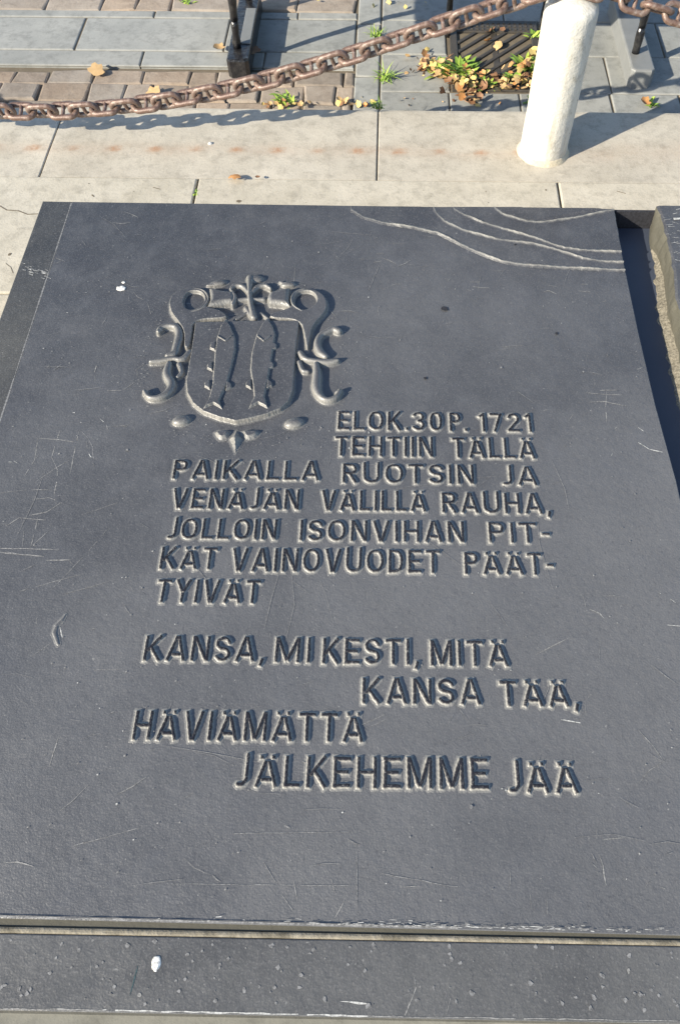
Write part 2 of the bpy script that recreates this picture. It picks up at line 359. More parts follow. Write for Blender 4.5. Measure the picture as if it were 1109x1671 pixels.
sc(*C_, .0016, 1, [(150, 680), (152, 738)], [(160, 667), (178, 648)], [(390, 810), (455, 880), (503, 948)], [(230, 1310), (330, 1300)])
D_ = (0, 1320, 1.)
sc(*D_, .0016, 1, [(0, 89), (30, 86), (56, 94)], [(460, 140), (478, 166)], [(541, 115), (546, 136)], [(545, 181), (562, 150)], [(865, 140), (867, 166)], [(892, 150), (892, 172)], [(832, 103), (831, 130)], [(480, 118), (485, 150)])
sc(*D_, .0012, 3, [(280, 122), (420, 124), (572, 125)], [(380, 40), (575, 37)], [(582, 60), (583, 170)], [(430, 85), (450, 120)], [(120, 60), (230, 30)], [(620, 105), (760, 130)])
E_ = (0, 320, 3.48)
for i in range(26):
    u, v = random.random(), random.gauss(0, 1); cx_, cy_ = 130+150*u, 405+48*u+v*11
    sc(*E_, .0034, 2, [(cx_-random.uniform(6, 16), cy_-random.uniform(0, 6)), (cx_+random.uniform(6, 16), cy_+random.uniform(0, 8))])
sc(*E_, .004, 2, [(255, 452), (282, 447)])
sc(*E_, .0016, 1, [(320, 352), (372, 372)], [(315, 382), (350, 370)], [(700, 90), (740, 100), (785, 122)], [(640, 150), (690, 158), (742, 150)], [(640, 1021), (680, 1022)], [(700, 1102), (770, 1055)], [(780, 985), (781, 1025)], [(770, 990), (818, 958)], [(560, 930), (540, 1000), (542, 1050)], [(610, 1104), (690, 1104)], [(760, 545), (780, 570), (815, 590)], [(840, 610), (858, 670)], [(495, 1395), (497, 1430)])
sc(*E_, .0032, 2, [(505, 1465), (515, 1482), (528, 1484)], [(50, 1511), (72, 1511)], [(85, 1508), (106, 1520)], [(570, 1265), (590, 1283)], [(605, 1300), (612, 1325)], [(416, 1230), (428, 1232)], [(268, 975), (284, 960)], [(378, 663), (390, 664)], [(483, 549), (496, 548)])
G_ = (540, 320, 1.949)
sc(*G_, .0022, 1, [(145, 183), (168, 182)], [(135, 212), (160, 207)], [(162, 197), (185, 205), (208, 217)], [(430, 297), (445, 302)], [(440, 274), (470, 274)], [(450, 288), (475, 292), (502, 292)], [(690, 284), (715, 288)], [(675, 305), (690, 300), (716, 312)], [(795, 280), (815, 281)], [(785, 302), (822, 305)], [(755, 132), (760, 120)], [(370, 272), (376, 264)])
sc(*G_, .0013, 3, [(560, 168), (620, 195), (672, 217)], [(590, 620), (650, 662)], [(540, 480), (610, 474)])
for x_, y_ in ((575, 1190), (350, 960), (620, 430), (300, 880)):
    sc(0, 0, 1, .0012, 3, [(x_, y_), (x_+random.uniform(-60, 60), y_+random.uniform(-50, 50))])
for i in range(240):                                             # fine random wear scratches
    x, y = random.uniform(-.78, .55), random.uniform(.05, 1.58); a = random.choice((random.gauss(.1, .35), random.uniform(0, 3.14))); L = random.expovariate(28)+.006
    p = Vector((x, y)); dv = Vector((math.cos(a), math.sin(a)))*L/2
    if not (-.79 < x-abs(dv.x) and x+abs(dv.x) < .555 and y+abs(dv.y) < 1.6 and y-abs(dv.y) > .04): continue
    Zs += .000003; strip(bm, [p-dv, p+Vector((random.gauss(0, 1), random.gauss(0, 1)))*L*.05, p+dv], random.uniform(.0006, .0012), Zs, 3 if random.random() < .88 else 1)
for i in range(330):                                             # pale flecks
    x, y = random.uniform(-.78, .55), random.uniform(.05, 1.58); r = random.uniform(.0007, .0018)*(1 if random.random() < .93 else 1.8)
    Zs += .000002; v = [bm.verts.new((x+r*math.cos(k*1.05+.3)*random.uniform(.5, 1.2), y+r*math.sin(k*1.05+.3)*random.uniform(.5, 1.2), Zs)) for k in range(6)]
    bm.faces.new(v).material_index = random.choice((1, 1, 2, 3))
for (px, py, r) in ((725, 505, .008), (907, 545, .004), (840, 400, .003), (693, 618, .004), (620, 700, .002)):
    cx_, cy_ = at(px, py, ZT); Zs += .000004
    v = [bm.verts.new((cx_+r*math.cos(k*.39)*random.uniform(.6, 1.15), cy_+r*math.sin(k*.39)*random.uniform(.6, 1.15), Zs)) for k in range(16)]; bm.faces.new(v).material_index = 4
for i in range(260):                                             # dust flecks caught round the crest
    a = random.uniform(0, 6.28); q = 1+abs(random.gauss(.02, .10)); x, y = at(400+159*q*math.cos(a), 595+124*q*math.sin(a), ZT); rr_ = random.uniform(.0006, .0016); Zs += .000002
    bm.faces.new([bm.verts.new((x+rr_*math.cos(k*1.05)*random.uniform(.4, 1.3), y+rr_*math.sin(k*1.05)*random.uniform(.4, 1.3), Zs)) for k in range(6)]).material_index = random.choice((1, 1, 3))
# worn bright front edge
e0, e1 = (-.79, .0305), (.57, .0126)
def onedge(u, o): return Vector((e0[0]+(e1[0]-e0[0])*u, e0[1]+(e1[1]-e0[1])*u+o))
Zs += .00001; strip(bm, [onedge(i/80, .002) for i in range(54)], .0022, Zs, 1, False)
for i in range(230):
    u = random.gauss(.68, .12); Zs += .000004
    if .02 < u < .95: p = onedge(u, .0025+abs(random.gauss(0, .0026))); strip(bm, [p, p+Vector((random.uniform(.002, .010), random.uniform(-.001, .001)))], random.uniform(.0008, .0028), Zs, random.choice((1, 2, 2)))
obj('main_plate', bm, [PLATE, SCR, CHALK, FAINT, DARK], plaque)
bm = bmesh.new(); slabmesh(bm, [(-.879, .031), (-.7975, .030), (-.803, 1.6195), (-.877, 1.6205)], .06, ZT-.0005, .0016)
for i in range(40):
    y = random.uniform(.5, 1.5); Zs += .000003; x = -.800-random.uniform(0, .012)
    strip(bm, [(x, y), (x-random.uniform(.004, .016), y+random.uniform(-.006, .004))], .0012, ZT-.0005+.0003+i*.000004, 1)
strip(bm, [(-.7975-.0053*i/60, .034+1.58*i/60) for i in range(61)], .0030, ZT+.0001, 1, False)
obj('border_strip', bm, [BORD, FAINT], plaque)
# base the plaque stands on
bm = bmesh.new(); slabmesh(bm, [(-.872, .035), (.80, .018), (.80, 1.606), (-.871, 1.612)], -.02, .0585, .001)
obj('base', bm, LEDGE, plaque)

# ---- lettering: stroke letters (unit cap height), cast with sloping sides
def arc(cx, cy, rx, ry, a0, a1, n_=12, e=2.):
    o = []
    for i in range(n_+1):
        a = R(a0+(a1-a0)*i/n_); c, s = math.cos(a), math.sin(a)
        o.append((cx+rx*math.copysign(abs(c)**(2/e), c), cy+ry*math.copysign(abs(s)**(2/e), s)))
    return o
b = .095
GL = {
 'I': (.2, [[(.1, 0), (.1, 1)]]), 'L': (.56, [[(.1, 0), (.1, 1)], [(0, b), (.56, b)]]),
 'E': (.60, [[(.1, 0), (.1, 1)], [(0, b), (.6, b)], [(.05, .5), (.54, .5)], [(0, 1-b), (.6, 1-b)]]),
 'T': (.64, [[(.32, 0), (.32, 1)], [(0, 1-b), (.64, 1-b)]]),
 'H': (.70, [[(.1, 0), (.1, 1)], [(.6, 0), (.6, 1)], [(.1, .5), (.6, .5)]]),
 'K': (.70, [[(.1, 0), (.1, 1)], [(.12, .36), (.62, 1)], [(.27, .55), (.64, 0)]]),
 'N': (.72, [[(.1, 0), (.1, 1)], [(.62, 0), (.62, 1)], [(.12, .97), (.60, .03)]]),
 'M': (.86, [[(.1, 0), (.1, 1)], [(.76, 0), (.76, 1)], [(.12, .97), (.43, .06)], [(.74, .97), (.43, .06)]]),
 'A': (.76, [[(.08, 0), (.36, 1)], [(.68, 0), (.40, 1)], [(.2, .27), (.56, .27)]]),
 'Ä': (.78, [[(.08, 0), (.35, .84)], [(.70, 0), (.43, .84)], [(.2, .25), (.58, .25)], [(.14, .93), (.29, .93)], [(.49, .93), (.64, .93)]]),
 'V': (.74, [[(.09, 1), (.35, 0)], [(.65, 1), (.39, 0)]]),
 'Y': (.72, [[(.08, 1), (.36, .42)], [(.64, 1), (.36, .42)], [(.36, 0), (.36, .46)]]),
 'D': (.68, [[(.1, 0), (.1, 1)], [(.1, 1-b), (.28, 1-b)] + arc(.28, .5, .30, .405, 90, -90, 12, 2.4) + [(.1, b)]]),
 'O': (.76, [arc(.38, .5, .285, .405, 0, 360, 24, 2.3)]), '0': (.62, [arc(.31, .5, .21, .405, 0, 360, 24, 2.4)]),
 'U': (.72, [[(.1, 1), (.1, .36)] + arc(.36, .36, .26, .265, 180, 360, 10, 2.3) + [(.62, 1)]]),
 'S': (.64, [[(.54, .74)] + arc(.32, .705, .215, .2, 25, 270, 12) + arc(.32, .30, .225, .205, 90, -155, 12)]),
 'P': (.62, [[(.1, 0), (.1, 1)], [(.1, 1-b)] + arc(.30, .70, .22, .205, 90, -90, 10, 2.4) + [(.1, .495)]]),
 'R': (.66, [[(.1, 0), (.1, 1)], [(.1, 1-b)] + arc(.31, .70, .22, .205, 90, -90, 10, 2.4) + [(.1, .495)], [(.32, .48), (.58, 0)]]),
 'J': (.50, [[(.40, 1), (.40, .33)] + arc(.22, .30, .18, .205, 0, -110, 8)]),
 '1': (.36, [[(.26, 0), (.26, 1)], [(.28, .93), (.04, .76)]]),
 '2': (.60, [arc(.30, .69, .2, .215, 160, -30, 10) + [(.10, .12)], [(.04, b), (.58, b)]]),
 '3': (.60, [arc(.28, .71, .2, .195, 150, -85, 10), arc(.28, .30, .22, .205, 85, -150, 10)]),
 '7': (.58, [[(0, 1-b), (.58, 1-b)], [(.48, .93), (.20, 0)]]),
 '.': (.2, [[(.1, .02), (.1, .2)]]), ',': (.22, [[(.14, .18), (.05, -.16)]]), '-': (.34, [[(0, .45), (.34, .45)]]),
}
LW, LH = .0041, .0043                         # half stroke width and height of a letter, metres
def lettering(words):
    strokes = []
    for txt, px0, px1, pt, pb in words:
        xm = (px0+px1)/2; y0 = at(xm, pb, ZT)[1]; y1 = at(xm, pt, ZT)[1]
        x0 = at(px0, pb, ZT)[0]; x1 = at(px1, pb, ZT)[0]; x0t = at(px0, pt, ZT)[0]; x1t = at(px1, pt, ZT)[0]
        gap = .12; W = sum(GL[c][0] for c in txt)+gap*(len(txt)-1); u = 0
        hgt = y1-y0
        for c in txt:
            wv, st = GL[c]
            for s in st:
                pts = []
                for (a, v) in s:
                    f = (u+a)/W; xa = x0+(x1-x0)*f
                    pts.append((xa+random.uniform(-.0003, .0003), y0+hgt*v))
                strokes.append(pts)
            u += wv+gap
    xs = [p[0] for s in strokes for p in s]; ys = [p[1] for s in strokes for p in s]
    def fn(X, Y):
        nz = np.sin(X*410+np.sin(Y*300)*2)*np.sin(Y*370+np.sin(X*230)*2)*.0005
        D = np.full(X.shape, .05)                # distance outside the stroke's outline (negative inside)
        for s in strokes:
            box = len(s) == 2
            for p, q in zip(s, s[1:]):
                sl_ = windowed(X, Y, (p, q), .016); x, y = X[sl_], Y[sl_]
                if x.size == 0: continue
                if box:
                    s_, t, L = seg_d(x, y, p, q, True)
                    qx = np.abs(s_-L/2)-L/2; qy = t-LW
                    dd = np.minimum(np.maximum(qx, qy), 0)+np.hypot(np.maximum(qx, 0), np.maximum(qy, 0))
                else: dd = seg_d(x, y, p, q, False)-LW
                D[sl_] = np.minimum(D[sl_], dd)
        D = D+nz
        t = np.clip(-D/(LW*.60), 0, 1); h = LH*(t*t*(3-2*t)*.4+t*.6)
        fr = np.clip(-D/.0007, -1, 1)
        out = np.clip(1-np.maximum(D, 0)/.0042, 0, 1)
        h = h+.0005*out
        dust_lit = np.where(D > 0, out**.9*.80, np.clip(1.25-t*1.5, 0, 1)*.95)  # dust halo outside; flanks paled to paint in their lit walls
        return h, dust_lit, D < .0042, D < -.0006
    m = .014
    return min(xs)-m, max(xs)+m, min(ys)-m, max(ys)+m, fn
LINES = [
 [('ELOK.', 549, 667, 672, 704), ('30', 671, 723, 673, 705), ('P.', 732, 763, 674, 706), ('1721', 779, 869, 675, 707)],
 [('TEHTIIN', 544, 708, 713, 747), ('TÄLLÄ', 736, 874, 715, 750)],
 [('PAIKALLA', 279, 522, 752, 785), ('RUOTSIN', 556, 775, 758, 791), ('JA', 815, 878, 762, 794)],
 [('VENÄJÄN', 277, 489, 798, 833), ('VÄLILLÄ', 522, 696, 801, 836), ('RAUHA,', 719, 900, 805, 840)],
 [('JOLLOIN', 269, 452, 847, 882), ('ISONVIHAN', 486, 759, 850, 886), ('PIT-', 795, 899, 853, 888)],
 [('KÄT', 258, 353, 893, 931), ('VAINOVUODET', 374, 719, 896, 936), ('PÄÄT-', 756, 905, 902, 940)],
 [('TYIVÄT', 251, 424, 946, 986)],
 [('KANSA,', 231, 432, 1038, 1081), ('MI', 445, 508, 1040, 1083), ('KESTI,', 523, 685, 1042, 1086), ('MITÄ', 700, 831, 1045, 1089)],
 [('KANSA', 588, 786, 1107, 1151), ('TÄÄ,', 815, 946, 1111, 1155)],
 [('HÄVIÄMÄTTÄ', 213, 594, 1161, 1211)],
 [('JÄLKEHEMME', 379, 798, 1234, 1288), ('JÄÄ', 825, 945, 1244, 1296)],
]
for words in LINES:
    x0, x1, y0, y1, fn = lettering(words)
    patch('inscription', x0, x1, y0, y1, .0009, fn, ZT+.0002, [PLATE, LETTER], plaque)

# ---- crest, drawn in the plate's own plane
def cz(p): return at(180+p[0]/2.5205, 420+p[1]/2.5205, ZT)
def smooth(pts, k=3, closed=False):
    for _ in range(k):
        o = []; n_ = len(pts)
        for i in range(n_ if closed else n_-1):
            p, q = pts[i], pts[(i+1) % n_]; o += [(p[0]*.75+q[0]*.25, p[1]*.75+q[1]*.25), (p[0]*.25+q[0]*.75, p[1]*.25+q[1]*.75)]
        if not closed: o = [pts[0]]+o+[pts[-1]]
        pts = o
    return pts
def poly_sd(X, Y, P):
    d_ = np.full(X.shape, 1.); inside = np.zeros(X.shape, bool); n_ = len(P)
    for i in range(n_):
        (ax, ay), (bx, by) = P[i], P[(i+1) % n_]
        d_ = np.minimum(d_, seg_d(X, Y, (ax, ay), (bx, by), False))
        c = ((ay > Y) != (by > Y)) & (X < (bx-ax)*(Y-ay)/((by-ay) if by != ay else 1e-9)+ax); inside ^= c
    return np.where(inside, -d_, d_)
def relief(name, items, parent=plaque, zb=ZT+.0002, res=.0008, flange=.004, base=None):
    """items: ('stroke', pts, halfwidths, height) round ridge | ('poly', pts, bevel, height) flat top | ('dome', centre, rx, ry, angle, height)"""
    allp = []
    for it in items:
        if it[0] == 'dome': allp += [(it[1][0]+a*max(it[2], it[3]), it[1][1]+b_*max(it[2], it[3])) for a in (-1, 1) for b_ in (-1, 1)]
        else: allp += it[1]
    xs = [p[0] for p in allp]; ys = [p[1] for p in allp]; m = .022
    def fn(X, Y):
        nz = np.sin(X*390+np.sin(Y*310)*2)*np.sin(Y*350+np.sin(X*270)*2)*.0004
        Hh = np.zeros(X.shape); D = np.full(X.shape, .05)
        for it in items:
            if it[0] == 'stroke':
                pts, hw, hh = it[1:4]; n_ = len(pts)
                hws = [np.interp(i/(n_-1), np.linspace(0, 1, len(hw)), hw) for i in range(n_)]
                for i in range(n_-1):
                    sl_ = windowed(X, Y, (pts[i], pts[i+1]), .02); x, y = X[sl_], Y[sl_]
                    if x.size == 0: continue
                    s_, t, L = seg_d(x, y, pts[i], pts[i+1], True); f = np.clip(s_/L, 0, 1)
                    wv = 1.14*(hws[i]+(hws[i+1]-hws[i])*f); dd = np.hypot(s_-f*L, t)
                    Hh[sl_] = np.maximum(Hh[sl_], hh*np.sqrt(np.clip(1-(dd/wv)**2, 0, 1))*1.25*np.minimum(1, .55+wv/.012))
                    D[sl_] = np.minimum(D[sl_], dd-wv)
            elif it[0] == 'poly':
                sd = poly_sd(X, Y, it[1])+nz; t = np.clip(-sd/it[2], 0, 1)
                Hh = np.maximum(Hh, it[3]*(np.sqrt(1-(1-t)**2) if it[3] > .016 else t*.5+.5*t*t*(3-2*t))); D = np.minimum(D, sd)
            elif it[0] == 'pit':                    # hollow pressed into what was raised so far
                sd = poly_sd(X, Y, it[1]); Hh = np.where(sd < 0, np.minimum(Hh, it[3]+(Hh-it[3])*np.clip(1+sd/it[2], 0, 1)), Hh)
            else:
                (cx_, cy_), rx, ry, ang, hh = it[1:6]; c, s = math.cos(ang), math.sin(ang)
                u = ((X-cx_)*c+(Y-cy_)*s)/rx; v = (-(X-cx_)*s+(Y-cy_)*c)/ry; r2 = u*u+v*v
                Hh = np.maximum(Hh, hh*np.sqrt(np.clip(1-r2, 0, 1))); D = np.minimum(D, (np.sqrt(r2)-1)*min(rx, ry))
        D = D+nz; out = np.clip(1-np.maximum(D, 0)/flange, 0, 1)
        gy, gx = np.gradient(Hh, res); st = np.clip(np.hypot(gx, gy)*.8, 0, 1)
        dust_lit = np.where(D > 0, out*.45, st*.5)  # dust on the flange; steep slopes get painted highlights
        if base is not None: return Hh+base(X, Y), dust_lit, D < 0
        return Hh+.0005*out, dust_lit, D < flange*.95, D < -.0006
    return patch(name, min(xs)-m, max(xs)+m, min(ys)-m, max(ys)+m, res, fn, zb, [PLATE, CREST], parent)
C = lambda *p: [cz(q) for q in p]
px2m = .001 * .455                             # metres per drawing unit, about
shield_pts = [(350, 277), (565, 272), (782, 270), (772, 350), (766, 420), (760, 490), (757, 560), (740, 605), (705, 636), (650, 660), (585, 677), (519, 690), (450, 674), (385, 650), (340, 615), (316, 570), (312, 520), (322, 460), (335, 390), (343, 330)]
SHH = .011
shield = relief('shield', [('poly', C(*shield_pts), .0035, SHH)])
def fish(body, chev, fins, sides):
    tl = [('poly', C(*body), .0030, .0060)]
    sb = [('poly', C(*chev), .0012, .0080)]
    fs = [('poly', C((f[0]-s_*13, f[1]-24), (f[0]+s_*9, f[1]-9), (f[0]+s_*10, f[1]+8), (f[0]-s_*15, f[1]+20)), .0022, .0056) for f, s_ in zip(fins, sides)]
    o = relief('fish', tl+fs, plaque, ZT+SHH-.0001, .0007, .003)
    relief('gill', sb, o, ZT+SHH-.0001, .0007, .002)
fish([(480, 272), (500, 300), (520, 348), (521, 400), (508, 460), (486, 540), (462, 592), (456, 606), (467, 642), (430, 620), (388, 638), (412, 592), (424, 540), (428, 480), (434, 410), (443, 345), (460, 296)],
     [(448, 340), (480, 360), (508, 338), (508, 348), (480, 371), (447, 351)], [(424, 385, 1.3), (412, 467, 1.3), (402, 542, 1.2), (494, 546, 1.2)], (-1, -1, -1, 1))
fish([(650, 268), (672, 300), (684, 335), (674, 400), (662, 470), (650, 540), (640, 590), (654, 640), (612, 618), (570, 640), (594, 590), (588, 540), (578, 480), (584, 410), (604, 335), (628, 290)],
     [(608, 338), (634, 360), (664, 340), (664, 350), (635, 371), (606, 349)], [(678, 385, 1.8), (666, 462, 1.8), (660, 540, 1.9), (570, 540, 1.3)], (1, 1, 1, -1))
S = lambda pts, hw, hh: ('stroke', smooth(C(*pts), 2), hw, hh)
# rolled bands over the shield
relief('scroll_band', [
    ('poly', smooth(C((302, 385), (306, 320), (282, 282), (246, 238), (242, 190), (262, 158), (310, 140), (370, 138), (400, 158), (408, 190), (400, 215), (440, 222), (480, 240), (490, 268), (350, 272), (344, 330), (330, 390)), 2, True), .004, .0115),
    S([(350, 142), (390, 150), (410, 178), (402, 208), (376, 228), (340, 238)], [.002, .0034, .0036, .0026], .0125),
    ('pit', smooth(C((300, 185), (325, 150), (378, 152), (398, 180), (384, 214), (340, 236), (306, 222)), 2, True), .0025, .0022)])
relief('scroll_roll', [('poly', C((408, 140), (470, 152), (512, 156), (520, 182), (512, 205), (470, 208), (400, 222), (412, 190)), .012, .0175), S([(500, 150), (520, 180), (505, 210)], [.004, .005, .004], .0125)])
relief('scroll_band', [
    ('poly', smooth(C((806, 392), (796, 340), (780, 272), (650, 268), (660, 240), (720, 226), (745, 212), (742, 170), (770, 146), (830, 140), (875, 158), (898, 195), (892, 235), (862, 268), (836, 300), (826, 345), (816, 395)), 2, True), .004, .0115),
    S([(800, 144), (762, 154), (744, 184), (752, 214), (790, 236)], [.002, .0034, .0036, .0026], .0125),
    ('pit', smooth(C((752, 185), (775, 152), (830, 150), (856, 178), (846, 212), (800, 236), (760, 218)), 2, True), .0025, .0022)])
relief('scroll_roll', [('poly', C((742, 138), (690, 150), (655, 158), (645, 185), (655, 208), (700, 212), (748, 224), (740, 190)), .012, .0175)])
relief('palmette', [S([(578, 96), (574, 150), (578, 200), (592, 258)], [.010, .006, .006, .008], .012), ('dome', cz((600, 98)), .019, .0125, .3, .012),
    S([(572, 158), (550, 128), (515, 124), (498, 142)], [.004, .0065, .006, .004], .010), S([(585, 158), (606, 130), (640, 124), (660, 140)], [.004, .0065, .006, .004], .010),
    S([(532, 186), (560, 182), (600, 184), (632, 182)], [.006, .005, .005, .006], .009), S([(560, 215), (590, 262)], [.006, .005], .007), S([(520, 262), (560, 236)], [.003, .004], .006), S([(655, 262), (620, 236)], [.003, .004], .006),
    ('dome', cz((540, 268)), .005, .003, 0, .005), ('dome', cz((570, 270)), .004, .003, 0, .005), ('dome', cz((622, 268)), .005, .003, 0, .005)])
relief('bud', [('dome', cz((445, 112)), .020, .0095, .25, .010), S([(402, 122), (430, 118)], [.003, .006], .006)])
relief('bud', [('dome', cz((732, 118)), .018, .0095, .1, .010), S([(700, 108), (722, 118)], [.004, .006], .006)])
relief('side_scroll', [S([(202, 318), (212, 298), (245, 290), (280, 296), (290, 330), (276, 375), (270, 405), (240, 416)], [.005, .006, .0075, .0095, .0085, .006], .011),
    S([(170, 440), (215, 432), (262, 425), (300, 432), (330, 398)], [.004, .007, .006, .007, .006], .010), S([(246, 446), (232, 490), (262, 530), (240, 568), (200, 590), (160, 588), (146, 562)], [.006, .009, .009, .008, .0065, .0055, .005], .011),
    S([(286, 448), (300, 482), (280, 500)], [.006, .005, .004], .008)])
relief('side_scroll', [S([(938, 312), (915, 302), (888, 318), (862, 330), (848, 365), (862, 400), (885, 418)], [.008, .008, .0065, .0075, .009, .007], .011),
    S([(782, 402), (800, 428), (840, 436), (890, 440), (936, 434)], [.006, .007, .006, .008, .004], .010), S([(846, 450), (852, 490), (846, 540), (858, 578), (890, 600), (930, 588), (944, 560)], [.006, .009, .010, .008, .0065, .006, .006], .011),
    S([(778, 440), (790, 476), (812, 478)], [.006, .005, .004], .008)])
relief('curl', [('dome', cz((208, 308)), .0085, .0075, 0, .014)]); relief('curl', [('dome', cz((150, 566)), .0080, .0070, 0, .013)])
relief('curl', [('dome', cz((934, 312)), .0095, .0080, 0, .014)]); relief('curl', [('dome', cz((938, 566)), .0085, .0070, 0, .013)])
relief('boss', [('dome', cz((294, 676)), .0195, .0130, .25, .012)])
relief('boss', [('dome', cz((756, 686)), .0205, .0130, .25, .012)])
relief('leaf_pendant', [('poly', C((520, 712), (548, 748), (515, 808), (486, 750)), .012, .0125), ('poly', smooth(C((426, 716), (495, 712), (492, 744), (455, 758), (434, 740)), 1, True), .007, .008), ('poly', smooth(C((535, 712), (622, 714), (604, 744), (562, 756), (545, 738)), 1, True), .007, .008)])

# ---- coast-like terraces in the far corner
def terr():
    cs = []
    for pts in ([(62, 46), (100, 70), (170, 90), (260, 103), (340, 122), (400, 152), (440, 172), (490, 193), (540, 211), (600, 221), (650, 226), (780, 233), (932, 240)],
                [(324, 44), (335, 62), (360, 85), (420, 113), (530, 143), (600, 151), (650, 158), (700, 170), (740, 183), (800, 203), (860, 212), (932, 216)],
                [(388, 46), (420, 64), (480, 90), (570, 116), (660, 142), (700, 158), (740, 171), (790, 177), (932, 184)],
                [(512, 34), (522, 48), (545, 64), (580, 76), (620, 87), (660, 90), (700, 87), (780, 74), (840, 62), (905, 50)]):
        q = [at(540+x/1.949, 320+y/1.949, ZT) for x, y in pts]; cs.append((np.array([p[0] for p in q]), np.array([p[1] for p in q])))
    def fn(X, Y):
        Hh = np.zeros(X.shape); dust_lit = np.zeros(X.shape); keep = np.zeros(X.shape, bool)
        for k, (cx_, cy_) in enumerate(cs):
            yy = np.interp(X, cx_, cy_, left=2.0); xx0 = cx_[0]
            slope = np.gradient(yy, axis=1)/(X[0, 1]-X[0, 0]); slope = np.clip(slope, -3, 3)
            sd = (Y-yy)/np.sqrt(1+slope**2)+.0006*np.sin(X*300+2*np.sin(Y*200))
            wd = (.0085, .008, .0075, .008)[k]; hh = .0010
            fade = np.clip((X-xx0)/.12, .25, 1) if k == 0 else np.clip((X-xx0)/.05, .3, 1)
            t = np.clip(sd/wd, 0, 1); Hh += hh*fade*t*t*(3-2*t)+.0040*fade*np.exp(-((sd-wd*.42)/(wd*.40))**2)*(.75+.35*np.sin(X*57+k))
            if k == 3: Hh -= .0025*np.exp(-((sd-.013)/.005)**2)*np.clip((X-xx0-.06)/.1, 0, 1)
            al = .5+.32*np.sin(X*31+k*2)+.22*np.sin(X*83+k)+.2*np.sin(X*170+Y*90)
            dust_lit = np.maximum(dust_lit, np.exp(-((sd-wd*.40)/(wd*(.22+.14*al)))**2)*np.clip(.35+fade*.3+al*.35, 0, 1))  # sunlit step faces painted in as pale lines
            keep |= sd > -.003
        inb = (Y < 1.6102+(X+.802)*-.0051+.0065) & (X < np.interp(Y, [1.2, 1.42, 1.612], [.5605, .561, .5655]))
        return Hh, dust_lit, keep & inb
    x0 = cs[0][0][0]
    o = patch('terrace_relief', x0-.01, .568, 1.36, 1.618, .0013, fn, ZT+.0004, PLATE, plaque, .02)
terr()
# raised gouge left of the verse
relief('dent', [('stroke', [at(0+x/2.493, 650+y/2.493, ZT) for x, y in ((268, 882), (252, 905), (232, 925), (224, 955), (238, 1000))], [.001, .0025, .003, .0035, .002], .0014)])

# ------------------------------------------------------------------ groove, front ledge and step
root = empty('bronze_ledge', (-.05, -.04, 0), 'rough dark bronze ledge strip along the near edge of the plaque, spotted with droppings', 'ledge')
bm = bmesh.new(); slabmesh(bm, [(-1.3, -.080), (.95, -.0975), (.95, -.0034), (-1.3, .0136)], .06, ZT-.004, .002)
Zq = ZT-.004+.0003
for l, wd, mi in (([(676, 1595), (678, 1612), (660, 1658)], .002, 1), ([(735, 1630), (728, 1655)], .0015, 1), ([(150, 1570), (148, 1590)], .0015, 1), ([(555, 1634), (600, 1638)], .003, 2), ([(225, 1575), (212, 1625)], .002, 3), ([(0, 1646), (160, 1648)], .0014, 1), ([(160, 1648), (600, 1658)], .002, 2), ([(600, 1658), (1109, 1666)], .0012, 1)):
    Zq += .00001; strip(bm, wob(l, ZT-.004), wd, Zq, mi)
for i in range(120):
    x, y = random.uniform(-.55, .5), random.uniform(-.08, .0); r = random.uniform(.0012, .0045); Zq += .000004
    v = [bm.verts.new((x+r*math.cos(k*1.05)*random.uniform(.4, 1.2), y+r*math.sin(k*1.05)*random.uniform(.4, 1.2), Zq)) for k in range(6)]; bm.faces.new(v).material_index = 4 if random.random() < .96 else 1
obj('ledge_plate', bm, [LEDGE, SCR, CHALK, scratch_mat('green_scratch', (.03, .09, .10)), FAINT], root)
bm = bmesh.new(); slabmesh(bm, [(-1.3, .0236), (.95, .0042), (.95, .020), (-1.3, .048)], .06, ZT-.0065, .001)
obj('groove_floor', bm, OLIVE, root)
bm = bmesh.new(); slabmesh(bm, [(-1.3, .0138), (.95, -.0032), (.95, .0040), (-1.3, .0234)], .06, ZT-.0030, .003)
obj('cement_joint', bm, TAN, root)
bm = bmesh.new(); tl = colour_layer(bm); slabmesh(bm, [(-1.3, -.45), (1.1, -.45), (1.1, -.0985), (-1.3, -.0815)], -.16, .115, .004)
for f in bm.faces:
    for l in f.loops: l[tl] = (1, 1, 1, 1)
tag(obj('stone_step', bm, PLIN), 'plain olive grey stone step at the bottom, below the bronze ledge', 'step')

# ------------------------------------------------------------------ neighbouring plaque with a broken-looking side
right = empty('bronze_relief_block', (.9, 1.0, 0), 'dark bronze block right of the shadowed gap with a jagged olive side face', 'plaque')
ys = [1.606, 1.57, 1.53, 1.48, 1.43, 1.39, 1.34, 1.29, 1.255, 1.22, 1.15, 1.08, 1.0, .9, .8, .7, .55, .4, .2, .02]
top = [.668, .672, .673, .672, .671, .669, .664, .656, .659, .664, .668, .672, .678, .68, .682, .684, .68, .675, .67, .67]
bot = [.672, .663, .659, .668, .672, .671, .664, .658, .660, .661, .658, .656, .660, .662, .664, .664, .660, .655, .65, .65]
bm = bmesh.new(); g = []
yf = np.linspace(1.606, .02, 150)
for y in yf:
    xt = np.interp(-y, [-a for a in ys], top)+.002*noise.noise((y*60, 1, 1)); xb = np.interp(-y, [-a for a in ys], bot)
    row = []
    for k in range(9):
        f = k/8; z = .098+(.164-.098)*f; x = xb+(xt-xb)*f+.0035*noise.noise((y*34, f*3, 5))-.006*math.sin(f*3.14)*.3
        row.append(bm.verts.new((x, y, z)))
    row.append(bm.verts.new((xt+.006, y, .1665))); row.append(bm.verts.new((1.6, y, .167))); g.append(row)
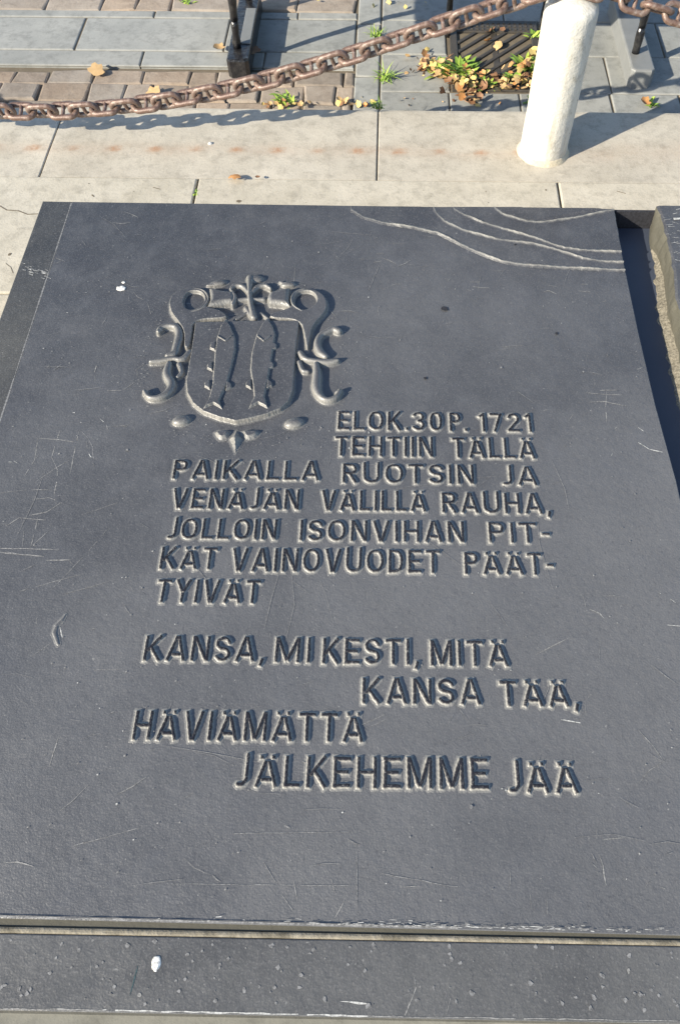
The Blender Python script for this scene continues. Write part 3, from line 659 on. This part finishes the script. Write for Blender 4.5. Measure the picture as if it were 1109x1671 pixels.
for j in range(len(g)-1):
    for k in range(10): bm.faces.new((g[j][k], g[j+1][k], g[j+1][k+1], g[j][k+1])).material_index = 0 if k >= 8 else 1
for row in (g[0], g[-1]):
    lo = [bm.verts.new((row[0].co.x, row[0].co.y, .06)), bm.verts.new((1.6, row[0].co.y, .06))]; bm.faces.new([lo[0]]+row+[lo[1]])
for i in range(50):
    x, y = .675+random.expovariate(60), random.uniform(1.1, 1.59); z = .1672+i*.00001
    strip(bm, [(x, y), (x+random.uniform(.005, .02), y+random.uniform(-.008, .006))], .003, z, 2)
strip(bm, [(.70+.02*i, 1.555+.004*math.sin(i*1.4)-.002*i) for i in range(20)],   .007, .1680, 2, False)
obj('block_body', bm, [PLATE, OLIVE, CHALK], right)
bm = bmesh.new(); g = []
for y in np.linspace(1.52, .02, 170):
    xb = np.interp(-y, [-a for a in ys], bot)+.002; wv = .024*min(1, (1.54-y)/.14)*(1+.45*noise.noise((y*45, 2, 2)))
    g.append([bm.verts.new((xb-wv*f+.0015*noise.noise((y*160, f*9, 3)), y, .0995+.011*(1-f)**1.2+(0 if f < 1 else -.001))) for f in (0, .15, .35, .55, .75, .9, 1)])
for j in range(len(g)-1):
    for k in range(6): bm.faces.new((g[j][k], g[j][k+1], g[j+1][k+1], g[j+1][k]))
obj('sand_crust', bm, SAND, right)
bm = bmesh.new(); slabmesh(bm, [(.566, .012), (.80, .012), (.80, 1.604), (.568, 1.604)], .06, .099, .001)
n = N('gap_floor'); n.bump((n.noise(80, 3), .15, .001)); GAP = n.done(n.mix(n.noise(8, 4), (.042, .052, .075), (.06, .07, .095)), .42, .5)  # bluish base: tint of the sky-lit shadow painted into the floor
obj('gap_floor', bm, GAP, plaque)
bm = bmesh.new(); slabmesh(bm, [(.5675, 1.6045), (.80, 1.6045), (.80, 1.6115), (.5675, 1.6115)], .06, ZT-.001, .001); obj('end_bar', bm, DARK, plaque)  # sunlit face coloured dark, so shade at the gap's end is painted

# ------------------------------------------------------------------ bollard
def lathe(prof, n_, cx_=0, cy_=0, amp=0.):
    bm = bmesh.new(); g = []
    for r, z in prof:
        g.append([bm.verts.new((cx_+(r+amp*noise.noise((math.cos(i*6.283/n_)*3, math.sin(i*6.283/n_)*3, z*14)))*math.cos(i*6.283/n_), cy_+(r+amp*noise.noise((math.cos(i*6.283/n_)*3, math.sin(i*6.283/n_)*3, z*14)))*math.sin(i*6.283/n_), z)) for i in range(n_)])
    for A, B in zip(g, g[1:]):
        for i in range(n_): bm.faces.new((A[i], A[(i+1) % n_], B[(i+1) % n_], B[i]))
    bm.faces.new(g[-1]); return bm
BX, BY = .458, 2.066
boll = empty('bollard', (BX, BY, 0), 'white painted round bollard standing on the pale kerb, chain at its top', 'bollard')
prof = [(.070, .0), (.070, .012), (.0685, .03)]+[(.0685+.0005*i/10, .03+.345*i/10) for i in range(1, 11)]+[(.0690, .392), (.067, .402), (.060, .409), (.04, .418), (.016, .424)]
obj('post', lathe(prof, 64, BX, BY, .0012), WHITE, boll, True)
obj('mortar_collar', lathe([(.080, -.002), (.076, .004), (.0715, .010), (.0695, .014)], 48, BX, BY, .003), MORT, boll, True)
def torus(cx_, cy_, cz_, Rm, r, nrm='x', n_=28, m_=10):
    bm = bmesh.new(); g = []
    for i in range(n_):
        a = i*6.2832/n_; row = []
        for j in range(m_):
            c = j*6.2832/m_; rr_ = Rm+r*math.cos(c); p = (rr_*math.cos(a), rr_*math.sin(a), r*math.sin(c))
            row.append(bm.verts.new((cx_+p[0], cy_+p[2], cz_+p[1])))
        g.append(row)
    for i in range(n_):
        for j in range(m_): bm.faces.new((g[i][j], g[i][(j+1) % m_], g[(i+1) % n_][(j+1) % m_], g[(i+1) % n_][j]))
    return bm
obj('ring', torus(BX, BY, .462, .034, .008), RUST, boll, True)

# ------------------------------------------------------------------ chains
def link_mesh():
    bm = bmesh.new(); r, a, Rm = .0078, .0185, .0205; path = []
    for i in range(13): t = -math.pi/2+math.pi*i/12; path.append((a+Rm*math.cos(t), Rm*math.sin(t), math.cos(t), math.sin(t)))
    for i in range(13): t = math.pi/2+math.pi*i/12; path.append((-a+Rm*math.cos(t), Rm*math.sin(t), math.cos(t), math.sin(t)))
    g = [[bm.verts.new((x+r*math.cos(c)*nx, y+r*math.cos(c)*ny, r*math.sin(c))) for c in [k*.6283 for k in range(10)]] for x, y, nx, ny in path]
    for i in range(len(g)):
        for k in range(10): bm.faces.new((g[i][k], g[(i+1) % len(g)][k], g[(i+1) % len(g)][(k+1) % 10], g[i][(k+1) % 10]))
    s = [[bm.verts.new((q*math.cos(c), y, q*math.sin(c))) for c in [k*.7854 for k in range(8)]] for y, q in ((-Rm, .0075), (-Rm*.55, .0055), (Rm*.55, .0055), (Rm, .0075))]
    for A, B in zip(s, s[1:]):
        for k in range(8): bm.faces.new((A[k], B[k], B[(k+1) % 8], A[(k+1) % 8]))
    bmesh.ops.recalc_face_normals(bm, faces=bm.faces)
    me = bpy.data.meshes.new('link'); bm.to_mesh(me); bm.free(); me.materials.append(RUST); me.polygons.foreach_set('use_smooth', [True]*len(me.polygons)); return me
LM = link_mesh()
def chain(pts, label, first, pitch=.0612):
    root = empty('chain', (float(pts[len(pts)//2][0]), BY-.006, 0), label, 'chain', 'rusty chains hung between the bollards')
    P = np.array(pts); seg = np.hypot(np.diff(P[:, 0]), np.diff(P[:, 1])); cum = np.r_[0, np.cumsum(seg)]; s = 0.; k = 0
    while s < cum[-1]:
        x = np.interp(s, cum, P[:, 0]); z = np.interp(s, cum, P[:, 1]); x2 = np.interp(s+.01, cum, P[:, 0]); z2 = np.interp(s+.01, cum, P[:, 1])
        x1 = np.interp(s-.01, cum, P[:, 0]); z1 = np.interp(s-.01, cum, P[:, 1])
        t = Vector((x2-x1, 0, z2-z1)).normalized(); roll = (R(20) if k % 2 == 0 else R(108))+random.uniform(-.12, .12)+first
        yv = Vector((0, 1, 0)); zv = t.cross(yv)
        b1 = yv*math.sin(roll)+Vector((-t.z, 0, t.x))*math.cos(roll); b1.normalize(); b2 = t.cross(b1)
        o = bpy.data.objects.new('link', LM); col.objects.link(o); o.parent = root
        Mx = Matrix((t, b1, b2)).transposed().to_4x4(); Mx.translation = Vector((x-root.location.x, random.uniform(-.0015, .0015), z)); o.matrix_local = Mx
        s += pitch; k += 1
cx_ = np.array([-1.12, -1.0, -.855, -.72, -.582, -.45, -.316, -.19, -.062, .06, .16, .251, .34, .42]); czv = np.array([.112, .111, .117, .135, .157, .184, .215, .25, .289, .333, .366, .397, .424, .448])
pf = np.polyfit(cx_, czv, 4); X_ = np.linspace(.425, -1.15, 90); pts = list(zip(X_, np.polyval(pf, X_)))
pts += [(-1.15-.02*i, float(np.polyval(pf, -1.15))+.0012*i+.00006*i*i) for i in range(1, 64)]
chain(pts, 'long rusty brown stud-link chain sagging low on the left of the white bollard', 0)
X_ = np.linspace(.495, 1.6, 60)
chain([(x, .446-.28*(x-.495)+.12*(x-.495)**2) for x in X_], 'rusty chain descending to the right from the white bollard top', .3)

bo2 = boll.copy(); col.objects.link(bo2); bo2.location.x = -2.47; bo2['label'] = 'second white bollard outside the picture, holding the far left end of the chain'
for ch in list(boll.children):
    c = ch.copy(); col.objects.link(c); c.parent = bo2
boll['group'] = bo2['group'] = 'white bollards along the kerb'
# ------------------------------------------------------------------ bench (mostly above the frame)
bench = empty('bench', (.17, 2.8, ZP), 'black iron bench behind the chain, only its feet and thin legs in view', 'bench')
def bar(bm, a, b_, r, n_=10, bumpy=0.):
    a, b_ = Vector(a), Vector(b_); t = (b_-a).normalized(); u = t.orthogonal().normalized(); v = t.cross(u); k = max(1, int((b_-a).length/.02)); g = []
    for i in range(k+1):
        p = a.lerp(b_, i/k); rr_ = r*(1+bumpy*noise.noise((p.x*50, p.y*50, p.z*50)))
        g.append([bm.verts.new(p+u*rr_*math.cos(c*6.2832/n_)+v*rr_*math.sin(c*6.2832/n_)) for c in range(n_)])
    for A, B in zip(g, g[1:]):
        for i in range(n_): bm.faces.new((A[i], A[(i+1) % n_], B[(i+1) % n_], B[i]))
    bm.faces.new(g[0][::-1]); bm.faces.new(g[-1])
def tube(name, pts, r, m, parent, bumpy=.25):
    bm = bmesh.new()
    for a, b_ in zip(pts, pts[1:]): bar(bm, a, b_, r, 10, bumpy)
    return obj(name, bm, m, parent, True)
def foot(x0, x1, y0, y1, m):
    bm = bmesh.new(); slabmesh(bm, [(x0, y0+.012), (x0+.012, y0), (x1-.012, y0), (x1, y0+.012), (x1, y1-.012), (x1-.012, y1), (x0+.012, y1), (x0, y1-.012)], ZP-.001, ZP+.062, .006)
    return obj('foot', bm, m, bench)
f1 = foot(-.562, -.487, 2.60, 3.07, BLACK)
bm = bmesh.new(); slabmesh(bm, [(-.525, 2.70), (-.4885, 2.70), (-.4885, 2.93), (-.525, 2.93)], ZP+.0625, ZP+.066, .002); obj('inlay', bm, GREY, f1)
f2 = foot(.815, .895, 2.565, 3.07, GREY)  # grey base colour paints in the reflection on this black foot
zf = ZP+.06
tube('leg', [(-.532, 2.68, zf), (-.527, 2.68, .05), (-.515, 2.66, .20), (-.50, 2.60, .345)], .0135, BLACK, bench)
tube('leg', [(-.525, 3.0, zf), (-.515, 2.985, .06), (-.50, 2.94, .2), (-.49, 2.86, .345)], .0135, BLACK, bench)
tube('leg', [(.842, 2.672, zf), (.838, 2.665, .05), (.825, 2.64, .2), (.81, 2.59, .345)], .0135, BLACK, bench)
tube('leg', [(.842, 2.955, zf), (.838, 2.94, .06), (.825, 2.90, .2), (.81, 2.84, .345)], .0135, BLACK, bench)
tube('leg', [(.205, 2.885, ZP), (.206, 2.87, .1), (.206, 2.84, .345)], .011, BLACK, bench)
tube('leg', [(.548, 2.905, ZP), (.548, 2.89, .1), (.546, 2.84, .345)], .011, BLACK, bench)
bm = bmesh.new()
for i in range(6): slabmesh(bm, [(-.64, 2.455+i*.083), (1.10, 2.455+i*.083), (1.10, 2.53+i*.083), (-.64, 2.53+i*.083)], .345, .375, .005)
obj('seat', bm, BLACK, bench)

# ------------------------------------------------------------------ drain grate
gr = empty('drain_grate', (.37, 2.72, ZP), 'dark cast iron drain grate with slanted bars, half buried in leaves and weeds', 'grate')
GX0, GX1, GY0, GY1 = .212, .538, 2.54, 2.985
bm = bmesh.new()
for (a, b_, c, e) in ((GX0, GX1, GY0, GY0+.03), (GX0, GX1, GY1-.075, GY1), (GX0, GX0+.028, GY0+.03, GY1-.075), (GX1-.028, GX1, GY0+.03, GY1-.075)):
    slabmesh(bm, [(a, c), (b_, c), (b_, e), (a, e)], -.155, ZP+.004, .003)
for r_ in range(3):
    for i in range(15):
        x = GX0+.025+i*.02; y = GY1-.062+r_*.020; slabmesh(bm, [(x-.004, y-.004), (x+.004, y-.004), (x+.004, y+.004), (x-.004, y+.004)], ZP+.003, ZP+.0075, .0015)
obj('frame', bm, IRON, gr)
xi0, xi1, yi0, yi1 = GX0+.028, GX1-.028, GY0+.03, GY1-.075
for k in range(-6, 9):                            # slanted bars clipped to the opening
    c = xi0+.02+k*.055; sl_ = .95
    pts = []
    ya, yb = yi0, yi1
    xa, xb = c, c+(yb-ya)*sl_
    if xb < xi0 or xa > xi1: continue
    t0 = max(0, (xi0-xa)/(xb-xa)); t1 = min(1, (xi1-xa)/(xb-xa))
    if t1-t0 < .05: continue
    p, q = Vector((xa+(xb-xa)*t0, ya+(yb-ya)*t0)), Vector((xa+(xb-xa)*t1, ya+(yb-ya)*t1)); nrm = Vector((-(q-p).y, (q-p).x)).normalized()*.0072
    bm = bmesh.new(); slabmesh(bm, [tuple(p-nrm)[:2], tuple(q-nrm)[:2], tuple(q+nrm)[:2], tuple(p+nrm)[:2]], -.15, ZP+.002, .003); obj('bar', bm, IRON, gr)
bm = bmesh.new(); slabmesh(bm, [((xi0+xi1)/2-.012, yi0), ((xi0+xi1)/2+.012, yi0), ((xi0+xi1)/2+.012, yi1), ((xi0+xi1)/2-.012, yi1)], -.15, ZP-.002, .003); obj('cross_bar', bm, IRON, gr)
bm = bmesh.new(); slabmesh(bm, [(xi0-.002, yi0-.002), (xi1+.002, yi0-.002), (xi1+.002, yi1+.002), (xi0-.002, yi1+.002)], -.159, -.1545, .001); obj('sump', bm, HOLE, gr)
# thin steel hoop lying beside the grate
bm = torus(0, 0, 0, .017, .0035); bmesh.ops.rotate(bm, verts=bm.verts, matrix=Matrix.Rotation(R(35), 3, 'X')); bmesh.ops.translate(bm, verts=bm.verts, vec=(*at(768, 162, -.085), -.083))
tag(obj('iron_ring', bm, IRON, None, True), 'small dark iron ring at the kerb, below the leaves on the grate', 'ring')

# ------------------------------------------------------------------ leaves and weeds
def leaf(bm, p, s, mi=None, lobed=True, tilt=.45):
    p = Vector(p); rot = Matrix.Rotation(random.uniform(0, 6.28), 3, 'Z') @ Matrix.Rotation(random.gauss(0, tilt), 3, 'X') @ Matrix.Rotation(random.gauss(0, tilt), 3, 'Y')
    n_ = 15; curl = random.uniform(-.5, .9); rim = []
    for i in range(n_):
        a = i*6.2832/n_; r = s*(1-.42*(math.cos(a*5/2)**2 if lobed else 0)*(.6+.4*math.sin(a)))*random.uniform(.85, 1.1)
        x, y = r*math.cos(a), r*math.sin(a)*.85; rim.append((x, y, curl*(x*x+y*y)/s*.5+random.uniform(-.05, .05)*s))
    c = bm.verts.new(p); mid = [bm.verts.new(p+rot @ Vector((x*.5, y*.5, z*.25))) for x, y, z in rim]; out = [bm.verts.new(p+rot @ Vector(q)) for q in rim]
    fs = []
    for i in range(n_):
        j = (i+1) % n_; fs += [bm.faces.new((c, mid[i], mid[j])), bm.faces.new((mid[i], out[i], out[j], mid[j]))]
    if mi is not None:
        for f in fs: f.material_index = mi
bm = bmesh.new()
def spread(n_, poly_px, zlo, zhi, smin, smax, wts):
    for _ in range(n_):
        (ax, ay), (bx, by), sx, sy = poly_px; u = random.random()
        px, py = ax+(bx-ax)*u+random.gauss(0, sx), ay+(by-ay)*u+random.gauss(0, sy); x, y = at(px, py, ZP)
        if y < 2.31: continue
        leaf(bm, (x, y, random.uniform(zlo, zhi)), random.uniform(smin, smax), random.choices(range(4), wts)[0])
spread(80, ((690, 105), (770, 150), 10, 10), -.098, -.072, .005, .020, (5, 3, 3, 5)); spread(85, ((745, 140), (870, 138), 6, 6), -.098, -.070, .005, .020, (5, 2, 3, 4)); spread(26, ((752, 150), (765, 170), 9, 6), -.098, -.07, .010, .02, (1, 2, 5, 3))
spread(8, ((770, 65), (860, 100), 16, 14), -.094, -.085, .012, .022, (1, 3, 4, 2)); spread(12, ((845, 125), (872, 105), 5, 6), -.09, -.06, .012, .024, (3, 4, 2, 2))
spread(60, ((690, 118), (872, 142), 22, 9), -.099, -.09, .003, .010, (3, 2, 4, 4))
tag(obj('leaf_litter', bm, LEAF, None, True), 'heap of yellow, orange and brown fallen leaves around the drain grate', 'leaves', kind='stuff')
bm = bmesh.new(); spread(16, ((440, 172), (500, 172), 14, 3), -.098, -.085, .007, .014, (3, 2, 2, 5)); spread(14, ((555, 168), (590, 172), 8, 3), -.098, -.085, .008, .016, (6, 1, 1, 4))
spread(10, ((680, 5), (560, 8), 30, 5), -.098, -.09, .008, .014, (4, 1, 1, 3))
tag(obj('leaf_crumbs', bm, LEAF, None, True), 'small crumbled yellow leaves gathered along the far foot of the kerb', 'leaves', kind='stuff')
def single(px, py, z, s, mi, label):
    b_ = bmesh.new(); leaf(b_, (0, 0, 0), s, None, True, .16); o = obj('fallen_leaf', b_, LEAF[mi], None, True); o.location = (*at(px, py, z), z); tag(o, label, 'leaf')
single(382, 287, .019, .020, 1, 'bright orange leaf scrap lying alone on the kerb by its near edge')
single(158, 113, -.085, .036, 3, 'curled tan brown leaf on the brown cobbles at left')
single(250, 148, -.085, .030, 3, 'pale yellow tan leaf on the cobbles just above the chain')
single(413, 82, -.07, .034, 2, 'dry brown leaf lying right beside the left bench foot')
single(358, 78, -.085, .026, 3, 'tan leaf against the left side of the black bench foot')
single(1052, 168, -.08, .024, 1, 'orange leaf beside a small weed by the right bench foot')
single(420, 289, .012, .009, 2, 'tiny dark brown leaf scrap right of the orange one on the kerb')
def weed(name, px, py, z, n_, L, wd, spreadr, label, lift=.7, broad=False):
    x0, y0 = at(px, py, z); b_ = bmesh.new()
    for i in range(n_):
        a = random.uniform(0, 6.28); ox, oy = random.gauss(0, spreadr), random.gauss(0, spreadr); ll = L*random.uniform(.5, 1.1); el = random.uniform(.35, 1.25)*lift
        dh = Vector((math.cos(a), math.sin(a), 0)); side = Vector((-math.sin(a), math.cos(a), 0)); k = 5; prev = None; mi = 0 if random.random() < .55 else 1
        for j in range(k+1):
            t = j/k; p = Vector((ox, oy, 0))+dh*ll*t*math.cos(el*(1-.5*t))+Vector((0, 0, ll*(t*math.sin(el)-.35*t*t)))
            w_ = wd*(math.sin(math.pi*min(1, t*.85+.12)) if broad else (1-t)**.6+.05)*random.uniform(.8, 1.2)
            cur = [b_.verts.new(p-side*w_), b_.verts.new(p+Vector((0, 0, -w_*.3))), b_.verts.new(p+side*w_)]
            if prev:
                for q in (0, 1): b_.faces.new((prev[q], prev[q+1], cur[q+1], cur[q])).material_index = mi
            prev = cur
    o = obj(name, b_, GREEN, None, True); o.location = (x0, y0, z); tag(o, label, 'weed'); return o
weed('weed', 748, 122, ZP, 60, .070, .0085, .019, 'broad-leaved bright green weed growing left of the drain grate', 1, True)
weed('weed', 858, 110, ZP, 44, .062, .008, .014, 'broad-leaved green weed at the right of the grate against the bollard', 1, True)
weed('weed', 838, 128, ZP, 9, .05, .007, .010, 'little light green weed among the leaves in front of the grate', 1, True)
weed('weed', 868, 60, ZP, 10, .04, .006, .010, 'small yellowish weed at the thin bench leg above the grate', 1, True)
weed('weed', 463, 165, ZP, 26, .045, .005, .018, 'small green weed tuft at the kerb below the middle of the chain', 1, True)
weed('grass_tuft', 628, 128, ZP, 40, .06, .0022, .012, 'grass tuft in the paving joint just behind the kerb, pale green', 1.2)
weed('grass_tuft', 616, 176, -.02, 36, .035, .0022, .008, 'dark little grass tuft sprouting at the kerb joint', 1.2)
weed('grass_tuft', 615, 60, ZP, 26, .055, .0022, .010, 'sparse pale grass tuft in the joint above the chain', 1.2)
weed('weed', 1060, 172, ZP, 14, .035, .005, .008, 'tiny yellow green weed near the right bench foot', 1, True)
weed('weed', 305, 4, ZP, 14, .03, .004, .012, 'small weed among the cobbles at the top left edge', 1, True)
weed('weed', 900-35, 166, ZP, 10, .03, .004, .008, 'small dark weed at the left foot of the bollard behind the kerb', 1, True)

weed('moss', 321, 318, 0, 30, .012, .002, .006, 'green moss in the pavement joint just above the plaque', 1)
bm = bmesh.new(); spread(34, ((688, 100), (745, 128), 12, 8), -.098, -.088, .006, .016, (5, 3, 2, 5)); spread(10, ((600, 170), (960, 150), 60, 6), -.099, -.094, .003, .008, (2, 2, 4, 4))
tag(obj('leaf_scatter', bm, LEAF, None, True), 'loose flat yellow and tan leaves scattered left of the drain grate', 'leaves', kind='stuff')
weed('weed', 715, 118, ZP, 34, .050, .006, .018, 'pale yellow green weed patch at the left end of the leaf heap', 1, True)
weed('weed', 790, 138, ZP, 26, .045, .006, .018, 'low green weed sprouting through the leaves in the middle of the heap', 1, True)
# ------------------------------------------------------------------ droppings and grit
def blob(name, px, py, z, rx, ry, hh, label, cat):
    b_ = bmesh.new(); bmesh.ops.create_icosphere(b_, subdivisions=3, radius=1)
    for v in b_.verts:
        k = 1+.25*noise.noise(v.co*1.7+Vector((px, 0, 0))); v.co = Vector((v.co.x*rx*k, v.co.y*ry*k, max(v.co.z, -.2)*hh*k))
    o = obj(name, b_, GUANO, None, True); o.location = (*at(px, py, z), z+.0005); tag(o, label, cat)
blob('bird_dropping', 198, 471, ZT, .011, .0075, .0028, 'white bird dropping on the plaque, upper left of the crest', 'dropping')
blob('bird_dropping', 202, 461, ZT, .0045, .0035, .0014, 'tiny white dropping speck just above the larger one on the plaque', 'dropping')
blob('bird_dropping', 255, 1572, ZT-.004, .0065, .0095, .0016, 'oval white bird dropping on the near bronze ledge', 'dropping')
blob('pebble', 343, 235, 0, .007, .006, .005, 'small white pebble on the kerb among rust spots', 'pebble')
